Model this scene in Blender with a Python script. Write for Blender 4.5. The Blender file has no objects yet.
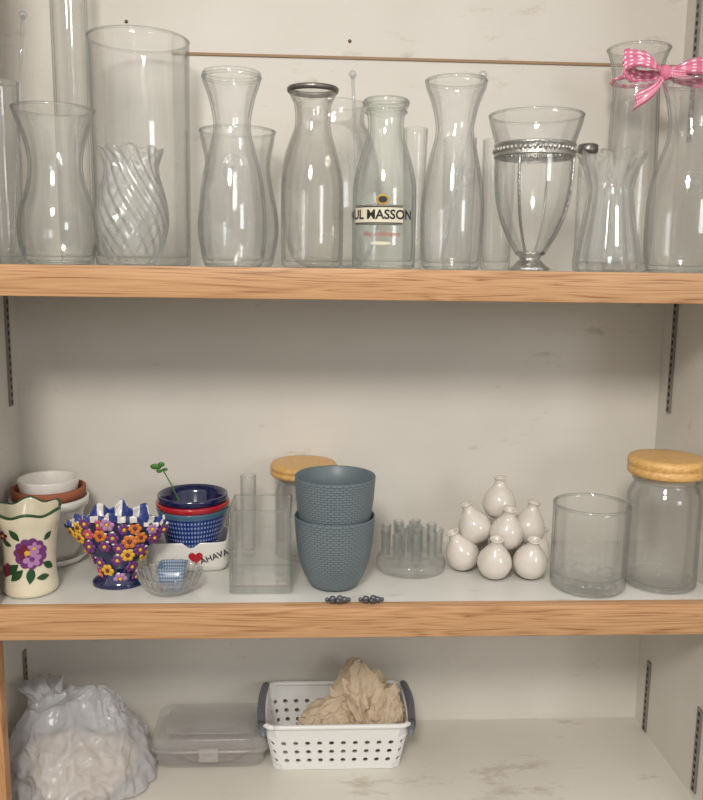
import bpy, math, random, bmesh
import numpy as np
from mathutils import Vector, Matrix, noise
random.seed(3)
sc=bpy.context.scene
Z0=1.35
ZT=-.006; TT=.041; ZM=-.4814; TM=.0456; ZB=-.8226; W=.285; XR=.608; XL=-.4857
# ------------------------------------------------------------ materials
def lin(c): return tuple(((v/255)/12.92 if v/255<=.04045 else ((v/255+.055)/1.055)**2.4) for v in c)+(1,)
class M:
    def __init__(s,name):
        s.m=bpy.data.materials.new(name); s.m.use_nodes=True; s.n=s.m.node_tree.nodes; s.l=s.m.node_tree.links
        s.out=s.n['Material Output']; s.p=s.n['Principled BSDF']
    def node(s,t,**k):
        n=s.n.new(t)
        for a,b in k.items(): setattr(n,a,b)
        return n
    def link(s,a,b): s.l.new(a,b)
def plain(name,col,rough=.5,metal=0,coat=0,bump=0,bscale=200,var=.12):
    m=M(name); m.p.inputs['Base Color'].default_value=lin(col); m.p.inputs['Roughness'].default_value=rough
    m.p.inputs['Metallic'].default_value=metal; m.p.inputs['Coat Weight'].default_value=coat
    tc=m.node('ShaderNodeTexCoord'); nz=m.node('ShaderNodeTexNoise'); nz.inputs['Scale'].default_value=bscale
    m.link(tc.outputs['Object'],nz.inputs['Vector'])
    mx=m.node('ShaderNodeMixRGB',blend_type='MULTIPLY'); mx.inputs[0].default_value=var; mx.inputs[1].default_value=lin(col)
    m.link(nz.outputs['Fac'],mx.inputs[2]); m.link(mx.outputs[0],m.p.inputs['Base Color'])
    if bump:
        b=m.node('ShaderNodeBump'); b.inputs['Strength'].default_value=bump; b.inputs['Distance'].default_value=.002
        m.link(nz.outputs['Fac'],b.inputs['Height']); m.link(b.outputs[0],m.p.inputs['Normal'])
    return m.m
def wallmat(name,c1,c2,c3,spots=.5,rough=.55,sc2=26,thr=.64):
    m=M(name); tc=m.node('ShaderNodeTexCoord')
    n1=m.node('ShaderNodeTexNoise'); n1.inputs['Scale'].default_value=3.5; n1.inputs['Detail'].default_value=5
    n2=m.node('ShaderNodeTexNoise'); n2.inputs['Scale'].default_value=sc2; n2.inputs['Detail'].default_value=8; n2.inputs['Roughness'].default_value=.72
    mp=m.node('ShaderNodeMapping'); mp.inputs['Scale'].default_value=(.45,1,1.4); mp.inputs['Rotation'].default_value=(0,.15,0)
    m.link(tc.outputs['Object'],n1.inputs['Vector']); m.link(tc.outputs['Object'],mp.inputs['Vector']); m.link(mp.outputs[0],n2.inputs['Vector'])
    r1=m.node('ShaderNodeValToRGB'); r1.color_ramp.elements[0].position=.35; r1.color_ramp.elements[1].position=.65
    r1.color_ramp.elements[0].color=lin(c1); r1.color_ramp.elements[1].color=lin(c2); m.link(n1.outputs['Fac'],r1.inputs[0])
    n3=m.node('ShaderNodeTexNoise'); n3.inputs['Scale'].default_value=4.3; n3.inputs['Detail'].default_value=2; m.link(tc.outputs['Object'],n3.inputs['Vector'])
    mu=m.node('ShaderNodeMath',operation='MULTIPLY_ADD'); mu.inputs[1].default_value=.35; mu.inputs[2].default_value=-.17; m.link(n3.outputs['Fac'],mu.inputs[0])
    ad=m.node('ShaderNodeMath',operation='ADD'); m.link(mu.outputs[0],ad.inputs[0]); m.link(n2.outputs['Fac'],ad.inputs[1])
    r2=m.node('ShaderNodeValToRGB'); r2.color_ramp.elements[0].position=thr; r2.color_ramp.elements[1].position=thr+.1
    r2.color_ramp.elements[0].color=(0,0,0,1); r2.color_ramp.elements[1].color=(spots,)*3+(1,); m.link(ad.outputs[0],r2.inputs[0])
    mx=m.node('ShaderNodeMixRGB'); m.link(r2.outputs[0],mx.inputs[0]); m.link(r1.outputs[0],mx.inputs[1]); mx.inputs[2].default_value=lin(c3)
    m.link(mx.outputs[0],m.p.inputs['Base Color']); m.p.inputs['Roughness'].default_value=rough
    b=m.node('ShaderNodeBump'); b.inputs['Strength'].default_value=.15; b.inputs['Distance'].default_value=.002
    m.link(n2.outputs['Fac'],b.inputs['Height']); m.link(b.outputs[0],m.p.inputs['Normal'])
    return m.m
def woodmat(name,c1,c2,c3,sx=.6,sy=16,rough=.45):
    m=M(name); tc=m.node('ShaderNodeTexCoord'); mp=m.node('ShaderNodeMapping'); mp.inputs['Scale'].default_value=(sx,sy,sy)
    m.link(tc.outputs['Object'],mp.inputs['Vector'])
    n0=m.node('ShaderNodeTexNoise'); n0.inputs['Scale'].default_value=2.2; n0.inputs['Detail'].default_value=2; n0.inputs['Distortion'].default_value=.8
    m.link(mp.outputs[0],n0.inputs['Vector'])
    mt=m.node('ShaderNodeMath',operation='MULTIPLY'); mt.inputs[1].default_value=13; m.link(n0.outputs['Fac'],mt.inputs[0])
    fr=m.node('ShaderNodeMath',operation='PINGPONG'); fr.inputs[1].default_value=.5; m.link(mt.outputs[0],fr.inputs[0])
    mp2=m.node('ShaderNodeMapping'); mp2.inputs['Scale'].default_value=(sx*14,sy*22,sy*22); m.link(tc.outputs['Object'],mp2.inputs['Vector'])
    n1=m.node('ShaderNodeTexNoise'); n1.inputs['Scale'].default_value=1.5; n1.inputs['Detail'].default_value=4; m.link(mp2.outputs[0],n1.inputs['Vector'])
    ad=m.node('ShaderNodeMath',operation='MULTIPLY_ADD'); ad.inputs[1].default_value=.75; m.link(fr.outputs[0],ad.inputs[0]); m.link(n1.outputs['Fac'],ad.inputs[2])
    r=m.node('ShaderNodeValToRGB'); e=r.color_ramp.elements; e[0].position=.36; e[0].color=lin(c3); e[1].position=.9; e[1].color=lin(c1)
    k=r.color_ramp.elements.new(.58); k.color=lin(c2)
    m.link(ad.outputs[0],r.inputs[0]); m.link(r.outputs[0],m.p.inputs['Base Color']); m.p.inputs['Roughness'].default_value=rough
    return m.m
def glassmat(name,face=(.99,.992,.99),edge=(.22,.25,.24),rough=.012,refl=1.0,refr=.12,dust=.012):
    # thin-walled glass: tint deepens at grazing angles, fresnel reflection, slight refraction and dust haze
    m=M(name); m.n.remove(m.p)
    lw=m.node('ShaderNodeLayerWeight'); lw.inputs['Blend'].default_value=.35
    r=m.node('ShaderNodeValToRGB'); e=r.color_ramp.elements; e[0].position=.42; e[0].color=face+(1,); e[1].position=1; e[1].color=edge+(1,)
    m.link(lw.outputs['Facing'],r.inputs[0])
    t=m.node('ShaderNodeBsdfTransparent'); m.link(r.outputs[0],t.inputs[0])
    rf=m.node('ShaderNodeBsdfRefraction'); rf.inputs['IOR'].default_value=1.45; rf.inputs['Roughness'].default_value=0; m.link(r.outputs[0],rf.inputs['Color'])
    tr=m.node('ShaderNodeMixShader'); tr.inputs[0].default_value=refr; m.link(t.outputs[0],tr.inputs[1]); m.link(rf.outputs[0],tr.inputs[2])
    df=m.node('ShaderNodeBsdfDiffuse'); df.inputs[0].default_value=(.85,.85,.84,1)
    l3=m.node('ShaderNodeLayerWeight'); l3.inputs['Blend'].default_value=.5
    dm=m.node('ShaderNodeMath',operation='MULTIPLY_ADD'); m.link(l3.outputs['Facing'],dm.inputs[0]); dm.inputs[1].default_value=dust*3; dm.inputs[2].default_value=dust*.5
    td=m.node('ShaderNodeMixShader'); m.link(dm.outputs[0],td.inputs[0]); m.link(tr.outputs[0],td.inputs[1]); m.link(df.outputs[0],td.inputs[2])
    g=m.node('ShaderNodeBsdfGlossy'); g.inputs['Roughness'].default_value=rough; g.inputs['Color'].default_value=(1,1,1,1)
    f2=m.node('ShaderNodeMath',operation='POWER'); lw2=m.node('ShaderNodeLayerWeight'); lw2.inputs['Blend'].default_value=.5
    m.link(lw2.outputs['Facing'],f2.inputs[0]); f2.inputs[1].default_value=3.5
    f3=m.node('ShaderNodeMath',operation='MULTIPLY_ADD'); m.link(f2.outputs[0],f3.inputs[0]); f3.inputs[1].default_value=.55*refl; f3.inputs[2].default_value=.04*refl
    mx=m.node('ShaderNodeMixShader'); m.link(f3.outputs[0],mx.inputs[0]); m.link(td.outputs[0],mx.inputs[1]); m.link(g.outputs[0],mx.inputs[2])
    m.link(mx.outputs[0],m.out.inputs[0]); return m.m
G=glassmat('clear_glass'); GG=glassmat('greenish_glass',(.975,.988,.98),(.18,.25,.22)); GW=glassmat('warm_glass',(.982,.976,.965),(.22,.2,.17))
GH=glassmat('hourglass_glass',(.985,.99,.987),(.2,.25,.23))
GB=glassmat('solid_glass',(.985,.992,.988),(.26,.31,.29),refr=.2,refl=1.5,dust=.03)
WALL=wallmat('cabinet_wall_paint',(209,204,195),(219,214,206),(160,146,126),.4)
SHELF=wallmat('shelf_laminate',(205,203,196),(216,214,208),(160,146,126),.45,.25)
BOTT=wallmat('bottom_laminate',(206,201,190),(217,212,202),(156,136,106),.5,.25,12,.60)
OAK=woodmat('oak_edge',(200,156,114),(186,140,98),(146,102,66))
LIDW=woodmat('bamboo_lid',(222,180,116),(212,166,100),(194,144,84),6,14,.4)
WHITE=plain('white_ceramic',(226,221,214),.15,coat=.5)
BUD=plain('offwhite_bud_ceramic',(218,210,200),.14,coat=.5)
CREAM=plain('cream_ceramic',(224,216,190),.2,coat=.4)
TERRA=plain('terracotta',(160,92,66),.8)
NAVY=plain('navy_glaze',(20,26,72),.12,coat=.6)
RED=plain('red_glaze',(176,28,38),.15,coat=.5)
GREEN=plain('leaf_green',(70,120,50),.4); DGREEN=plain('dark_green',(40,76,45),.3)
PURP=plain('purple_glaze',(112,54,118),.25); LIL=plain('lilac_glaze',(176,130,178),.25); PINK=plain('pink_glaze',(196,84,110),.25)
YEL=plain('yellow_glaze',(222,172,58),.25); ORG=plain('orange_glaze',(206,120,50),.25); WINE=plain('wine_glaze',(110,34,56),.25)
SILV=plain('antique_silver',(186,184,178),.3,metal=1,bump=.8,bscale=260); DSILV=plain('dark_metal',(128,124,120),.35,metal=.9,bump=.3,bscale=300)
HOOK=plain('hook_metal',(100,102,108),.4,metal=.6)
BLACK=plain('black_ink',(20,20,20),.5); LABEL=plain('label_paper',(226,220,198),.6); GOLD=plain('gold_ink',(176,146,70),.4,metal=.5); REDINK=plain('red_ink',(190,60,50),.5)
STEEL=plain('strip_steel',(150,146,138),.4,metal=.6); SLOT=plain('strip_slot',(40,36,32),.7)
TRIMW=plain('trim_brown',(160,130,96),.6); SCREW=plain('screw_head',(110,84,60),.5,metal=.4)
PLASTW=plain('white_plastic',(234,234,232),.35); SLATE=plain('slate_plastic',(104,104,114),.4)
def uvnode(m,sx,sy):
    tc=m.node('ShaderNodeTexCoord'); mp=m.node('ShaderNodeMapping'); mp.inputs['Scale'].default_value=(sx,sy,1); m.link(tc.outputs['UV'],mp.inputs['Vector']); return mp
def plantermat():
    m=M('bluegrey_embossed'); mp=uvnode(m,34,15)
    b=m.node('ShaderNodeTexBrick'); b.inputs['Scale'].default_value=1; b.inputs['Mortar Size'].default_value=.1; b.inputs['Mortar Smooth'].default_value=.8; b.inputs['Brick Width'].default_value=.9; b.inputs['Row Height'].default_value=.5
    m.link(mp.outputs[0],b.inputs['Vector'])
    r=m.node('ShaderNodeValToRGB'); r.color_ramp.elements[0].color=lin((116,129,134)); r.color_ramp.elements[1].color=lin((86,99,105)); m.link(b.outputs['Fac'],r.inputs[0])
    m.link(r.outputs[0],m.p.inputs['Base Color']); m.p.inputs['Roughness'].default_value=.4
    bp=m.node('ShaderNodeBump',invert=True); bp.inputs['Strength'].default_value=.8; bp.inputs['Distance'].default_value=.0014; m.link(b.outputs['Fac'],bp.inputs['Height']); m.link(bp.outputs[0],m.p.inputs['Normal'])
    return m.m
PLANT=plantermat(); PLANTS=plain('bluegrey_glaze',(104,117,122),.4)
def bluepat(name,base,spot,sx,sy,size=.3):
    m=M(name); mp=uvnode(m,sx,sy); v=m.node('ShaderNodeTexVoronoi',voronoi_dimensions='2D'); v.inputs['Scale'].default_value=1; v.inputs['Randomness'].default_value=0
    m.link(mp.outputs[0],v.inputs['Vector']); r=m.node('ShaderNodeValToRGB'); e=r.color_ramp.elements; e[0].position=size; e[0].color=lin(spot); e[1].position=size+.06; e[1].color=lin(base)
    m.link(v.outputs['Distance'],r.inputs[0]); m.link(r.outputs[0],m.p.inputs['Base Color']); m.p.inputs['Roughness'].default_value=.2; m.p.inputs['Coat Weight'].default_value=.3
    return m.m
BPAT=bluepat('blue_dotted_glaze',(28,46,112),(126,148,196),64,30,.26)
POLKA=bluepat('pink_polka_ribbon',(224,122,156),(250,235,240),16,5,.2)
# ------------------------------------------------------------ mesh helpers
def mk(name,verts,faces,mats,parent=None,smooth=True,uvs=None,fm=None,loc=(0,0,0)):
    me=bpy.data.meshes.new(name); me.from_pydata([tuple(v) for v in verts],[],faces)
    if not isinstance(mats,(list,tuple)): mats=[mats]
    for m in mats: me.materials.append(m)
    if uvs is not None:
        ul=me.uv_layers.new(name='UVMap')
        for p in me.polygons:
            for k,li in enumerate(p.loop_indices): ul.data[li].uv=uvs[p.index][k]
    if fm is not None:
        for p in me.polygons: p.material_index=fm[p.index]
    me.update()
    if smooth:
        for p in me.polygons: p.use_smooth=True
    o=bpy.data.objects.new(name,me); sc.collection.objects.link(o); o.location=loc
    if parent: o.parent=parent
    return o
def grp(name,x,y,z,rot=0):
    e=bpy.data.objects.new(name,None); sc.collection.objects.link(e); e.location=(x,y,z+Z0); e.rotation_euler=(0,0,rot); e.empty_display_size=.02; return e
def lathe(name,pts,mat,parent,seg=72,rmod=None,H=None,loc=(0,0,0)):
    """revolve an (r,z) polyline; theta=0 faces -Y"""
    n=len(pts); V=[];F=[];UV=[]
    zm=max(p[1] for p in pts) if H is None else H
    L=[0]
    for i in range(1,n): L.append(L[-1]+math.hypot(pts[i][0]-pts[i-1][0],pts[i][1]-pts[i-1][1]))
    for i,(r,z) in enumerate(pts):
        for j in range(seg):
            t=2*math.pi*j/seg; rr,zz=r,z
            if rmod: rr,zz=rmod(t,r,z,z/zm if zm else 0)
            V.append((rr*math.sin(t),-rr*math.cos(t),zz))
    for i in range(n-1):
        for j in range(seg):
            a=i*seg+j;b=i*seg+(j+1)%seg;c=b+seg;d=a+seg
            F.append((a,b,c,d)); u0=j/seg;u1=(j+1)/seg;v0=L[i]/L[-1];v1=L[i+1]/L[-1]
            UV.append([(u0,v0),(u1,v0),(u1,v1),(u0,v1)])
    o=mk(name,V,F,mat,parent,True,UV,loc=loc)
    bm=bmesh.new(); bm.from_mesh(o.data); bmesh.ops.remove_doubles(bm,verts=bm.verts,dist=1e-6); bmesh.ops.recalc_face_normals(bm,faces=bm.faces); bm.to_mesh(o.data); bm.free()
    return o
def smooth_prof(p,n=6):
    P=[p[0]]+list(p)+[p[-1]]; out=[]
    for i in range(1,len(P)-2):
        for k in range(n):
            t=k/n; q=[]
            for c in (0,1):
                a,b,d,e=P[i-1][c],P[i][c],P[i+1][c],P[i+2][c]
                q.append(.5*((2*b)+(-a+d)*t+(2*a-5*b+4*d-e)*t*t+(-a+3*b-3*d+e)*t**3))
            out.append(tuple(q))
    out.append(p[-1]); return out
def rad(prof,z):
    zs=[p[1] for p in prof]; rs=[p[0] for p in prof]; return float(np.interp(z,zs,rs))
def vessel(name,prof,mat,parent,th=.0022,base=.006,seg=72,rmod=None,sm=True,rim=True,loc=(0,0,0)):
    P=smooth_prof(prof) if sm else list(prof)
    r0=P[0][0]; H=P[-1][1]; bev=min(.003,r0*.3)
    outer=[(0,0),(r0-bev,0),(r0-bev*.3,bev*.3)]+[(r,z) for r,z in P if z>bev]
    inner=[(max(r-th,.0005),z) for r,z in P if z>base+.002][::-1]
    rb=rad(P,base)-th
    inner+= [(rb-.001,base+.0012),(max(rb-.005,.0005),base),(0,base)]
    top=[(P[-1][0]-th*.5,H+th*.45)] if rim else []
    lathe(name,outer+top+inner,mat,parent,seg,rmod,H,loc=loc)
    return P
def px(lst,y0,H,y1,s):
    k=H/(y0-y1); return [(r/s,(y0-y)*k) for y,r in lst]
def torus(name,R,r,z,mat,parent,seg=64,ss=10):
    pts=[(R+r*math.cos(a),z+r*math.sin(a)) for a in [2*math.pi*k/ss for k in range(ss+1)]]
    return lathe(name,pts,mat,parent,seg)
def tube(name,pts,r,mat,parent,seg=10):
    pts=[Vector(p) for p in pts]; V=[];F=[]; n=len(pts)
    rs=r if isinstance(r,(list,tuple)) else [r]*n
    up=Vector((0,0,1))
    for i,p in enumerate(pts):
        d=(pts[min(i+1,n-1)]-pts[max(i-1,0)]).normalized()
        a=d.cross(up)
        if a.length<.05: a=d.cross(Vector((0,1,0)))
        a.normalize(); b=d.cross(a)
        for k in range(seg):
            t=2*math.pi*k/seg; V.append(p+a*rs[i]*math.cos(t)+b*rs[i]*math.sin(t))
    for i in range(n-1):
        for k in range(seg): F.append((i*seg+k,i*seg+(k+1)%seg,(i+1)*seg+(k+1)%seg,(i+1)*seg+k))
    F.append(tuple(range(seg))[::-1]); F.append(tuple((n-1)*seg+k for k in range(seg)))
    return mk(name,V,F,mat,parent)
def sph(c,r,seg=12,rings=8,sx=1,sy=1,sz=1,rot=None):
    V=[];F=[]
    for i in range(rings+1):
        p=math.pi*i/rings
        for j in range(seg):
            t=2*math.pi*j/seg; v=Vector((r*sx*math.sin(p)*math.cos(t),r*sy*math.sin(p)*math.sin(t),r*sz*math.cos(p)))
            if rot is not None: v=rot@v
            V.append(v+Vector(c))
    for i in range(rings):
        for j in range(seg): F.append((i*seg+j,i*seg+(j+1)%seg,(i+1)*seg+(j+1)%seg,(i+1)*seg+j))
    return V,F
class Acc:
    def __init__(s): s.V=[];s.F=[];s.m=[]
    def add(s,VF,mi=0):
        o=len(s.V); s.V+=list(VF[0]); s.F+=[tuple(o+i for i in f) for f in VF[1]]; s.m+=[mi]*len(VF[1])
    def build(s,name,mats,parent,smooth=True): return mk(name,s.V,s.F,mats,parent,smooth,fm=s.m)
def box(name,x0,x1,y0,y1,z0,z1,mat,parent=None,bev=0):
    V=[(x,y,z) for x in (x0,x1) for y in (y0,y1) for z in (z0,z1)]
    F=[(0,1,3,2),(4,6,7,5),(0,4,5,1),(2,3,7,6),(0,2,6,4),(1,5,7,3)]
    c=Vector(((x0+x1)/2,(y0+y1)/2,(z0+z1)/2)); V=[Vector(v)-c for v in V]
    o=mk(name,V,F,mat,parent,False,loc=c)
    if bev:
        b=o.modifiers.new('b','BEVEL'); b.width=bev; b.segments=3
        for p in o.data.polygons: p.use_smooth=True
    return o
def decal(poly,Rf,eps,c=(0,0),rot=0,scale=1,sub=3):
    V=[];F=[];n=len(poly); ca,sa=math.cos(rot),math.sin(rot)
    def W_(s,z):
        R=Rf(z)+eps; t=s/R; return Vector((R*math.sin(t),-R*math.cos(t),z))
    V.append(W_(*c))
    for k in range(1,sub+1):
        for (a,b) in poly:
            a,b=a*scale*k/sub,b*scale*k/sub
            V.append(W_(c[0]+a*ca-b*sa,c[1]+a*sa+b*ca))
    for i in range(n): F.append((0,1+i,1+(i+1)%n))
    for k in range(1,sub):
        o=1+(k-1)*n
        for i in range(n): F.append((o+i,o+n+i,o+n+(i+1)%n,o+(i+1)%n))
    return V,F
def ell(a,b,n=14): return [(a*math.cos(2*math.pi*i/n),b*math.sin(2*math.pi*i/n)) for i in range(n)]
def leafp(l,w): return [(l*t,w*math.sin(math.pi*t)) for t in [i/7 for i in range(8)]]+[(l*t,-w*math.sin(math.pi*t)) for t in [i/7 for i in range(6,0,-1)]]
def textwrap(name,txt,size,Rf,eps,c,mat,parent,rot=0,shear=0,bold=0):
    cu=bpy.data.curves.new(name,'FONT'); cu.body=txt; cu.size=size; cu.align_x='CENTER'; cu.align_y='CENTER'; cu.shear=shear; cu.resolution_u=3; cu.offset=bold
    o=bpy.data.objects.new(name,cu); sc.collection.objects.link(o); bpy.context.view_layer.update()
    me=bpy.data.meshes.new_from_object(o.evaluated_get(bpy.context.evaluated_depsgraph_get()))
    bpy.data.objects.remove(o)
    ca,sa=math.cos(rot),math.sin(rot)
    for v in me.vertices:
        s=c[0]+v.co.x*ca-v.co.y*sa; z=c[1]+v.co.x*sa+v.co.y*ca
        if Rf is None: v.co=(s,-eps,z)
        else:
            R=Rf(z)+eps; t=s/R; v.co=(R*math.sin(t),-R*math.cos(t),z)
    me.materials.clear(); me.materials.append(mat); n=bpy.data.objects.new(name,me); sc.collection.objects.link(n); n.parent=parent; return n
# ------------------------------------------------------------ cabinet / room
box('floor',-1.6,1.7,-2.6,.4,-.02,0,plain('floor_tile',(150,140,126),.5))
box('wall_back',-.9,1.0,W,W+.03,0,2.25,WALL)
box('wall_left',XL-.03,XL,.02,W,0,2.25,WALL)
box('wall_right',XR,XR+.03,.02,W,0,2.25,WALL)
def shelf(name,z,t,mat,x0=XL,x1=XR):
    g=grp(name,0,0,0)
    box('board',x0,x1,.02,W,z-t*.8,z,mat,g)
    box('oak_nosing',-.70,.80,0,.02,z-t,z+.0004,OAK,g,bev=.0012)
shelf('cabinet_shelf',ZT,TT,SHELF); shelf('cabinet_shelf',ZM,TM,SHELF); shelf('cabinet_shelf',ZB,.04,BOTT)
g=grp('light_block_panel',0,0,0); box('panel',XL,XR,.02,W,.60,.62,WALL,g)  # unseen panel, added to keep world light from leaking in from above
OAKV=woodmat('oak_stile_mat',(196,148,104),(182,132,90),(154,106,68),16,.8)
for i,(a,b) in enumerate([(ZB,ZM-TM),(ZM,ZT-TT),(ZT,.62)]):
    box('trim_%d'%(i+1),-.60,-.434,0,.02,a+.001+Z0,b-.001+Z0,OAKV)
    box('trim_%d'%(i+4),XR+.001,.74,0,.02,a+.001+Z0,b-.001+Z0,OAKV)
box('trim_7',-.22,XR-.001,W-.003,W-.0002,.3245+Z0,.3285+Z0,TRIMW)
def strip(side,y,z0,z1):
    g=grp('shelf_standard_strip',0,0,0); x=XL if side<0 else XR; s=-side
    box('rail',min(x,x+s*.003),max(x,x+s*.003),y-.007,y+.007,z0,z1,STEEL,g)
    A=Acc(); n=int((z1-z0)/.0125)
    for i in range(n):
        zz=z0+.006+i*.0125; xa=x+s*.0034
        A.add(([(xa,y-.0028,zz-.0035),(xa,y+.0028,zz-.0035),(xa,y+.0028,zz+.0035),(xa,y-.0028,zz+.0035)],[(0,1,2,3)]))
    A.build('slots',[SLOT],g,False)
strip(-1,.244,-.235,ZT-TT-.001); strip(1,.238,-.24,ZT-TT-.001); strip(-1,.244,-.72,-.66); strip(1,.238,-.8215,-.69); strip(1,.045,-.81,-.67); strip(1,.238,.2,.58)
a=Acc()
for x,z in [(.062,.352),(-.29,.372)]: a.add(sph((x,W-.001,z+Z0),.0028,10,6,1,.4,1))
a.build('screw_heads',[SCREW],None)
# ------------------------------------------------------------ top shelf glass
EMB=glassmat('embossed_glass',(.86,.87,.865),(.4,.42,.41),refl=2.2,refr=0,dust=.08)
def emblem(P,parent,z,s,r=.016):
    Rf=lambda q:rad(P,q); A=Acc()
    for R in (r,r*.72):
        n=36; V=[];F=[]
        for i in range(n):
            t=2*math.pi*i/n
            for rr,e in ((R-.0009,.0002),(R,.0013),(R+.0009,.0002)):
                ss=s+rr*.85*math.cos(t); zz=z+rr*math.sin(t); RR=Rf(zz)+e; th=ss/RR; V.append(Vector((RR*math.sin(th),-RR*math.cos(th),zz)))
        for i in range(n):
            j=(i+1)%n
            F+= [(i*3,j*3,j*3+1,i*3+1),(i*3+1,j*3+1,j*3+2,i*3+2)]
        A.add((V,F))
    for k in range(3): A.add(decal(leafp(.009,.0024),Rf,.001,(s,z-.003),math.pi/2+(k-1)*.8))
    A.build('embossed_crest',[EMB],parent)
def carafe(name,x,y,lst,y0,y1,H,s,mat=G,crest=None):
    g=grp(name,x,y,ZT+.0006); P=vessel('body',px(lst,y0,H,y1,s),mat,g,th=.003,base=.009)
    torus('lip',P[-1][0]-.001,.0022,H,mat,g); torus('foot_ring',P[0][0]-.001,.0016,.003,GG,g)
    if crest: emblem(P,g,*crest)
    return g,P
def rod(parent,p0,p1,r=.0028):
    # stirring rod standing inside its vessel (local coordinates)
    d=Vector(p1)-Vector(p0); A=Acc(); A.add(sph(Vector(p1),r*2.2,14,10)); A.build('stirrer_knob',[EMB],parent)
    tube('stirrer',[Vector(p0)+d*(i/6) for i in range(7)],r,EMB,parent)
CL=[(268,29),(255,32),(230,34),(200,33),(175,30),(150,24),(130,19),(115,19),(95,23),(78,28.5),(70,29)]
g,P=carafe('glass_carafe',-.106,.06,CL,268,74,.251,735,crest=(.13,.004))
CL2=[(268,28),(255,31),(230,32),(200,32),(175,29),(150,24),(130,19.5),(115,20),(95,25),(82,30),(76,30.5)]
g,P=carafe('glass_carafe',.198,.06,CL2,268,76,.253,730,crest=(.125,.008))
rod(g,(-.013,0,.014),(.036,0,.262))
CL3=[(270,33),(255,37),(230,38.5),(200,38),(175,35),(155,29),(135,23),(120,22),(100,25),(85,29),(80,30)]
g,P=carafe('glass_carafe',.536,.075,CL3,270,80,.262,715,crest=(.12,-.012))
g=grp('milk_bottle',.003,.05,ZT+.0006)
P=vessel('body',px([(268,29),(262,31),(240,31.5),(200,31.5),(182,31),(165,28),(148,23.5),(132,19),(118,17.5),(104,18.5),(96,22),(90,24)],268,.237,88,738),GW,g,th=.003,base=.008)
lathe('silver_rim',[(.0325,.231),(.0345,.233),(.0348,.237),(.033,.2385),(.030,.2385),(.0295,.235),(.0325,.231)],DSILV,g)
g=grp('labelled_wine_decanter',.102,.05,ZT+.0006)
P=vessel('body',px([(270,30),(264,32),(240,32.5),(200,32.3),(182,31.5),(166,28.5),(150,24),(134,19),(120,18),(108,20),(104,22.5),(98,22.5)],270,.224,98,738),GG,g,th=.0035,base=.01)
torus('lip',.029,.0032,.221,GG,g); torus('lip_ring',.0275,.002,.209,GG,g); torus('foot_ring',.042,.0018,.004,GG,g)
Rf=lambda z:rad(P,z); A=Acc()
def rect(s0,s1,z0,z1,e,mi,n=16):
    V=[];F=[]
    for i in range(n+1):
        s=s0+(s1-s0)*i/n
        for z in (z0,z1):
            R=Rf(z)+e; t=s/R; V.append(Vector((R*math.sin(t),-R*math.cos(t),z)))
    for i in range(n): F.append((2*i,2*i+2,2*i+3,2*i+1))
    A.add((V,F),mi)
rect(-.052,.024,.058,.084,.0004,1); rect(-.0512,.0232,.0590,.0830,.0006,0); rect(-.0505,.0225,.0595,.0612,.0008,1); rect(-.0505,.0225,.0808,.0825,.0008,1)
A.add(decal(ell(.009,.007),Rf,.0007,(-.006,.091)),2); A.add(decal(ell(.006,.0045),Rf,.001,(-.006,.091)),1)
A.add(decal(ell(.015,.0022),Rf,.0007,(-.008,.034)),0)
A.build('label',[LABEL,BLACK,GOLD],g)
textwrap('label_text','PAUL MASSON',.0170,Rf,.001,(-.0175,.071),BLACK,g,bold=.00045)
textwrap('script_text','Vin ordinaire',.010,Rf,.0009,(-.008,.046),REDINK,g,shear=.3)
g=grp('hourglass_vase',-.345,.065,ZT+.0006)
P=vessel('body',px([(262,30),(255,33.5),(240,37.5),(222,38.5),(205,36),(185,29.5),(165,26),(148,26.5),(130,30.5),(114,36),(103,39)],262,.205,103,722),GH,g,th=.003,base=.010)
torus('lip',P[-1][0]-.001,.0018,.205,GG,g); torus('foot_ring',P[0][0]-.001,.0018,.004,GG,g)
def swirl(t,r,z,h):
    k=1+.05*math.sin(16*(t+2.2*h))*min(1,h*8)*(1 if h<.97 else .6)
    dz=.002*math.sin(9*t)*max(0,(h-.85)/.15); fl=1+.05*math.sin(9*t)*max(0,(h-.85)/.15)
    return r*k*fl,z+dz
SW=glassmat('ribbed_glass',(.975,.98,.975),(.30,.33,.32),refl=1.7,refr=.30,dust=.04)
g=grp('swirl_glass_vase',-.2404,.05,ZT+.0006)
vessel('body',px([(265,23),(258,25),(245,29),(228,33),(212,34),(192,31),(175,26.5),(164,25.5),(155,28),(148,31)],265,.153,148,728),SW,g,th=.0028,base=.01,seg=160,rmod=swirl)
g=grp('tall_cylinder_vase',-.254,.19,ZT+.0006); P=vessel('body',[(.071,0),(.072,.1),(.073,.25),(.074,.327)],G,g,th=.003,base=.012); torus('lip',.073,.0018,.327,G,g)
g=grp('slender_cylinder_vase',-.360,.215,ZT+.0006); vessel('body',[(.025,0),(.026,.2),(.027,.43)],G,g,th=.003,base=.012)
g=grp('bud_vase',-.436,.12,ZT+.0006); vessel('body',[(.027,0),(.027,.1),(.027,.2),(.028,.25)],G,g,th=.002,base=.01)
rod(g,(.009,0,.014),(.038,.005,.34))
g=grp('hourglass_vase',-.110,.195,ZT+.0006)
P=vessel('body',px([(265,34),(250,38),(230,41),(212,40),(190,36),(172,33),(158,33),(142,36),(130,38)],265,.201,130,664),G,g,th=.003,base=.008); torus('lip',P[-1][0]-.001,.002,.201,G,g)
g=grp('round_fishbowl_vase',.032,.203,ZT+.0006)
vessel('body',[(.04,0),(.06,.015),(.074,.06),(.077,.11),(.073,.16),(.060,.2),(.05,.22),(.052,.245)],G,g,th=.003,base=.01)
rod(g,(.045,-.01,.02),(.030,-.03,.283))
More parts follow.
